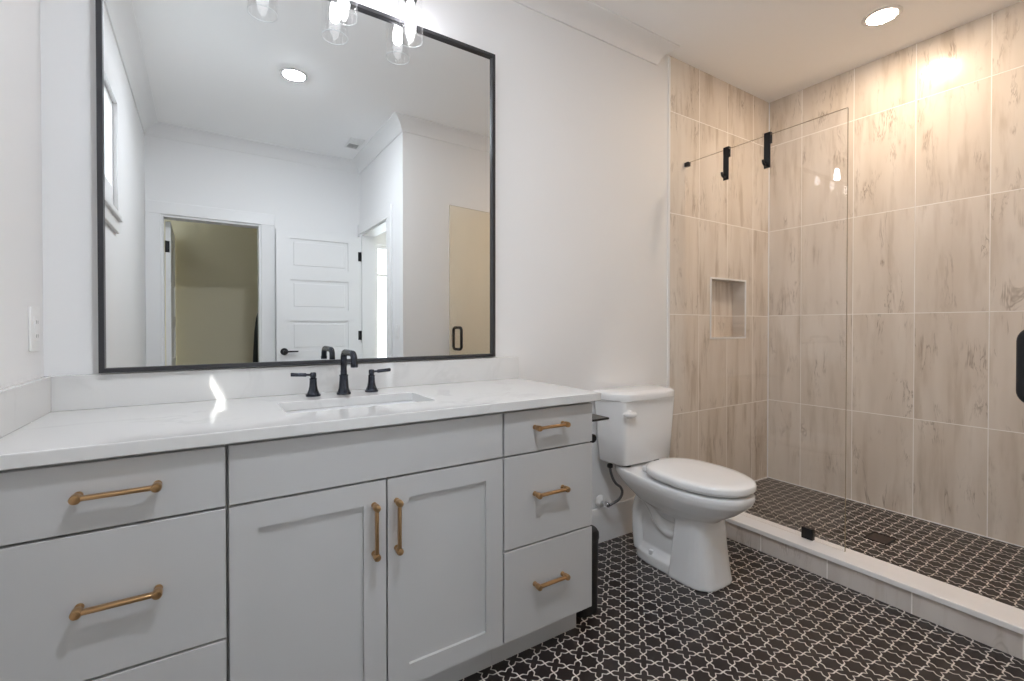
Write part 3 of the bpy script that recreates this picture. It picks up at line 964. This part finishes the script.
# water supply stop and hose
su = thing('water_supply_valve', (2.135, 0, 0.225), 'chrome shut-off valve with braided hose on the wall behind the toilet', 'valve')
b = nb(); lathe(b, [(0, 0), (0.034, 0), (0.034, 0.003), (0.026, 0.012), (0.012, 0.016), (0.012, 0.02), (0, 0.02)], (2.125, -0.016, 0.228), (0, -1, 0), seg=28)
tag(obj('escutcheon', b, M['plate'], su), 'white wall flange')
b = nb()
tube(b, [(2.125, -0.03, 0.228), (2.125, -0.075, 0.228)], 0.008, 12)
lathe(b, [(0.012, 0), (0.013, 0.004), (0.013, 0.024), (0.010, 0.028), (0, 0.028)], (2.125, -0.058, 0.228), (0, -1, 0), seg=16)
obj('stop_valve', b, M['chrome'], su)
b = nb()
hp = smooth_path([(2.13, -0.086, 0.229), (2.145, -0.092, 0.236), (2.172, -0.098, 0.247), (2.197, -0.10, 0.264), (2.206, -0.10, 0.29), (2.192, -0.10, 0.316), (2.163, -0.10, 0.338), (2.144, -0.096, 0.365), (2.135, -0.088, 0.40), (2.132, -0.085, 0.425)], 6)
tube(b, hp, [0.0065 + 0.0007 * (i % 2) for i in range(len(hp))], 12)
obj('braided_hose', b, M['braid'], su)
b = nb(); lathe(b, [(0.012, 0), (0.015, 0.003), (0.015, 0.016), (0.011, 0.02)], (2.132, -0.085, 0.425), seg=10)
obj('coupling_nut', b, M['plasticblack'], su)

# paper holder on the vanity end panel
ph = thing('paper_holder', (1.578, -0.46, 0.73), 'black paper holder with small shelf on the vanity end panel', 'paper holder')
b = nb(); box(b, 1.5775, 1.676, -0.545, -0.38, 0.805, 0.813, 0.002, 1)
obj('shelf', b, M['black'], ph)
b = nb(); box(b, 1.5775, 1.583, -0.50, -0.40, 0.70, 0.806, 0.002, 1)
obj('back_plate', b, M['black'], ph)
b = nb()
tube(b, arc_path([(1.58, -0.40, 0.737), (1.606, -0.40, 0.737), (1.606, -0.528, 0.737)], 0.015), 0.007, 12)
lathe(b, [(0, 0), (0.016, 0), (0.017, 0.003), (0.017, 0.007), (0.015, 0.01), (0, 0.01)], (1.606, -0.522, 0.737), (0, -1, 0), seg=24)
obj('roll_arm', b, M['black'], ph)

# waste bin
wb = thing('waste_bin', (1.663, -0.33, 0), 'slim black waste bin on the floor against the vanity end', 'bin')
def br(z, w_, d_, r_):
    return [(x_, y_, z) for x_, y_ in rrect(w_, d_, r_, 6, 1.663, -0.335)]
b = nb(); loft(b, [br(0.0005, 0.108, 0.238, 0.035), br(0.006, 0.114, 0.244, 0.04), br(0.29, 0.122, 0.252, 0.045), br(0.295, 0.122, 0.252, 0.045)])
obj('body', b, M['plasticblack'], wb)
b = nb(); loft(b, [br(0.2955, 0.124, 0.254, 0.045), br(0.30, 0.127, 0.257, 0.047), br(0.322, 0.126, 0.256, 0.047), br(0.334, 0.112, 0.242, 0.044), br(0.338, 0.08, 0.21, 0.035)])
obj('lid', b, M['plasticblack'], wb)

# ------------------------------------------------------------------ shower glass
GX = 2.85
GY1 = -0.876
GT = 2.170
sg = thing('shower_glass_panel', (GX, -0.44, 0.118), 'fixed clear glass shower panel standing on the curb', 'glass panel')
b = nb(); box(b, GX - 0.005, GX + 0.005, GY1, -0.001, 0.1195, GT)
for f in b.faces:
    n_ = f.normal if f.normal.length else f.calc_center_median()
b.normal_update()
for f in b.faces:
    if f.normal.z > 0.5 or f.normal.y < -0.5:
        f.material_index = 1
obj('pane', b, None, sg, smooth=0, mats=[M['glass'], M['glass_edge']])
b = nb()
box(b, GX - 0.012, GX + 0.012, -0.742, -0.690, 0.1182, 0.172, 0.002, 1)
obj('curb_clamp', b, M['black'], sg)
b = nb()
box(b, GX - 0.012, GX + 0.012, -0.03, -0.0005, GT - 0.022, GT + 0.004, 0.002, 1)
obj('wall_clamp', b, M['black'], sg)

hinge_x, hinge_y = GX, YE + 0.012
ang = math.atan2(-1.605 - hinge_y, 2.03 - hinge_x)       # direction of the open leaf from its hinge
sd = thing('shower_door', (hinge_x, hinge_y, 0.13), 'frameless glass shower door swung open beside the white end wall', 'shower door', rot=(0, 0, ang))
DW, DZ = 0.826, 2.018
b = nb(); box(b, 0.012, DW, -0.005, 0.005, 0.006, DZ)
b.normal_update()
for f in b.faces:
    if abs(f.normal.y) < 0.5:
        f.material_index = 1
obj('pane', b, None, sd, smooth=0, mats=[M['glass_door'], M['glass_edge']])
for zc in (0.25, DZ - 0.25):
    b = nb(); box(b, 0.0, 0.055, -0.012, 0.012, zc - 0.045, zc + 0.045, 0.002, 1)
    tag(obj('hinge', b, M['black'], sd), 'black square hinge clamp')
hz0, hz1 = 0.966 - 0.13 + 0.0095, 1.163 - 0.13 - 0.0095
b = nb()
hx = DW - 0.075
for s in (-1, 1):
    tube(b, arc_path([(hx, s * 0.005, hz0), (hx, s * 0.058, hz0), (hx, s * 0.058, hz1), (hx, s * 0.005, hz1)], 0.028, 8), 0.0118, 16)
tag(obj('pull_handle', b, M['black'], sd), 'black rounded pull on both faces')

# hooks hung over the glass panel's top edge
for hy, lab in ((-0.277, 'black over-glass hook on the shower panel nearer the tiled back wall'), (-0.510, 'black over-glass hook on the shower panel farther from the back wall')):
    hk = thing('shower_hook', (GX, hy, GT), lab, 'hook', group='hooks over the shower glass')
    b = nb()
    w_ = 0.017
    box(b, GX - 0.010, GX - 0.0065, hy - w_, hy + w_, 1.995, GT + 0.012, 0.001, 1)
    box(b, GX - 0.010, GX + 0.0105, hy - w_, hy + w_, GT + 0.0015, GT + 0.012, 0.001, 1)
    box(b, GX + 0.0065, GX + 0.0105, hy - w_, hy + w_, GT - 0.045, GT + 0.012, 0.001, 1)
    obj('strap', b, M['black'], hk)
    b = nb()
    tube(b, smooth_path([(GX - 0.008, hy, 2.012), (GX - 0.03, hy, 2.008), (GX - 0.045, hy, 2.016), (GX - 0.048, hy, 2.032)], 5), 0.006, 10)
    obj('peg', b, M['black'], hk)

# shower drain
dr = thing('shower_drain', (3.312, -0.855, 0.058), 'dark square drain cover in the shower floor', 'drain')
b = nb(); sheet(b, 'z', 0.0578, 0.0605, 3.25, 3.375, -0.905, -0.80, [(3.255 + 0.002, 3.37 - 0.002, -0.899, -0.806)])
obj('rim', b, M['black'], dr, smooth=0)
b = nb()
sheet(b, 'z', 0.0578, 0.0598, 3.259, 3.366, -0.897, -0.808)
obj('cover', b, mat('dark tile drain insert', (58, 46, 44), 0.4), dr, smooth=0)
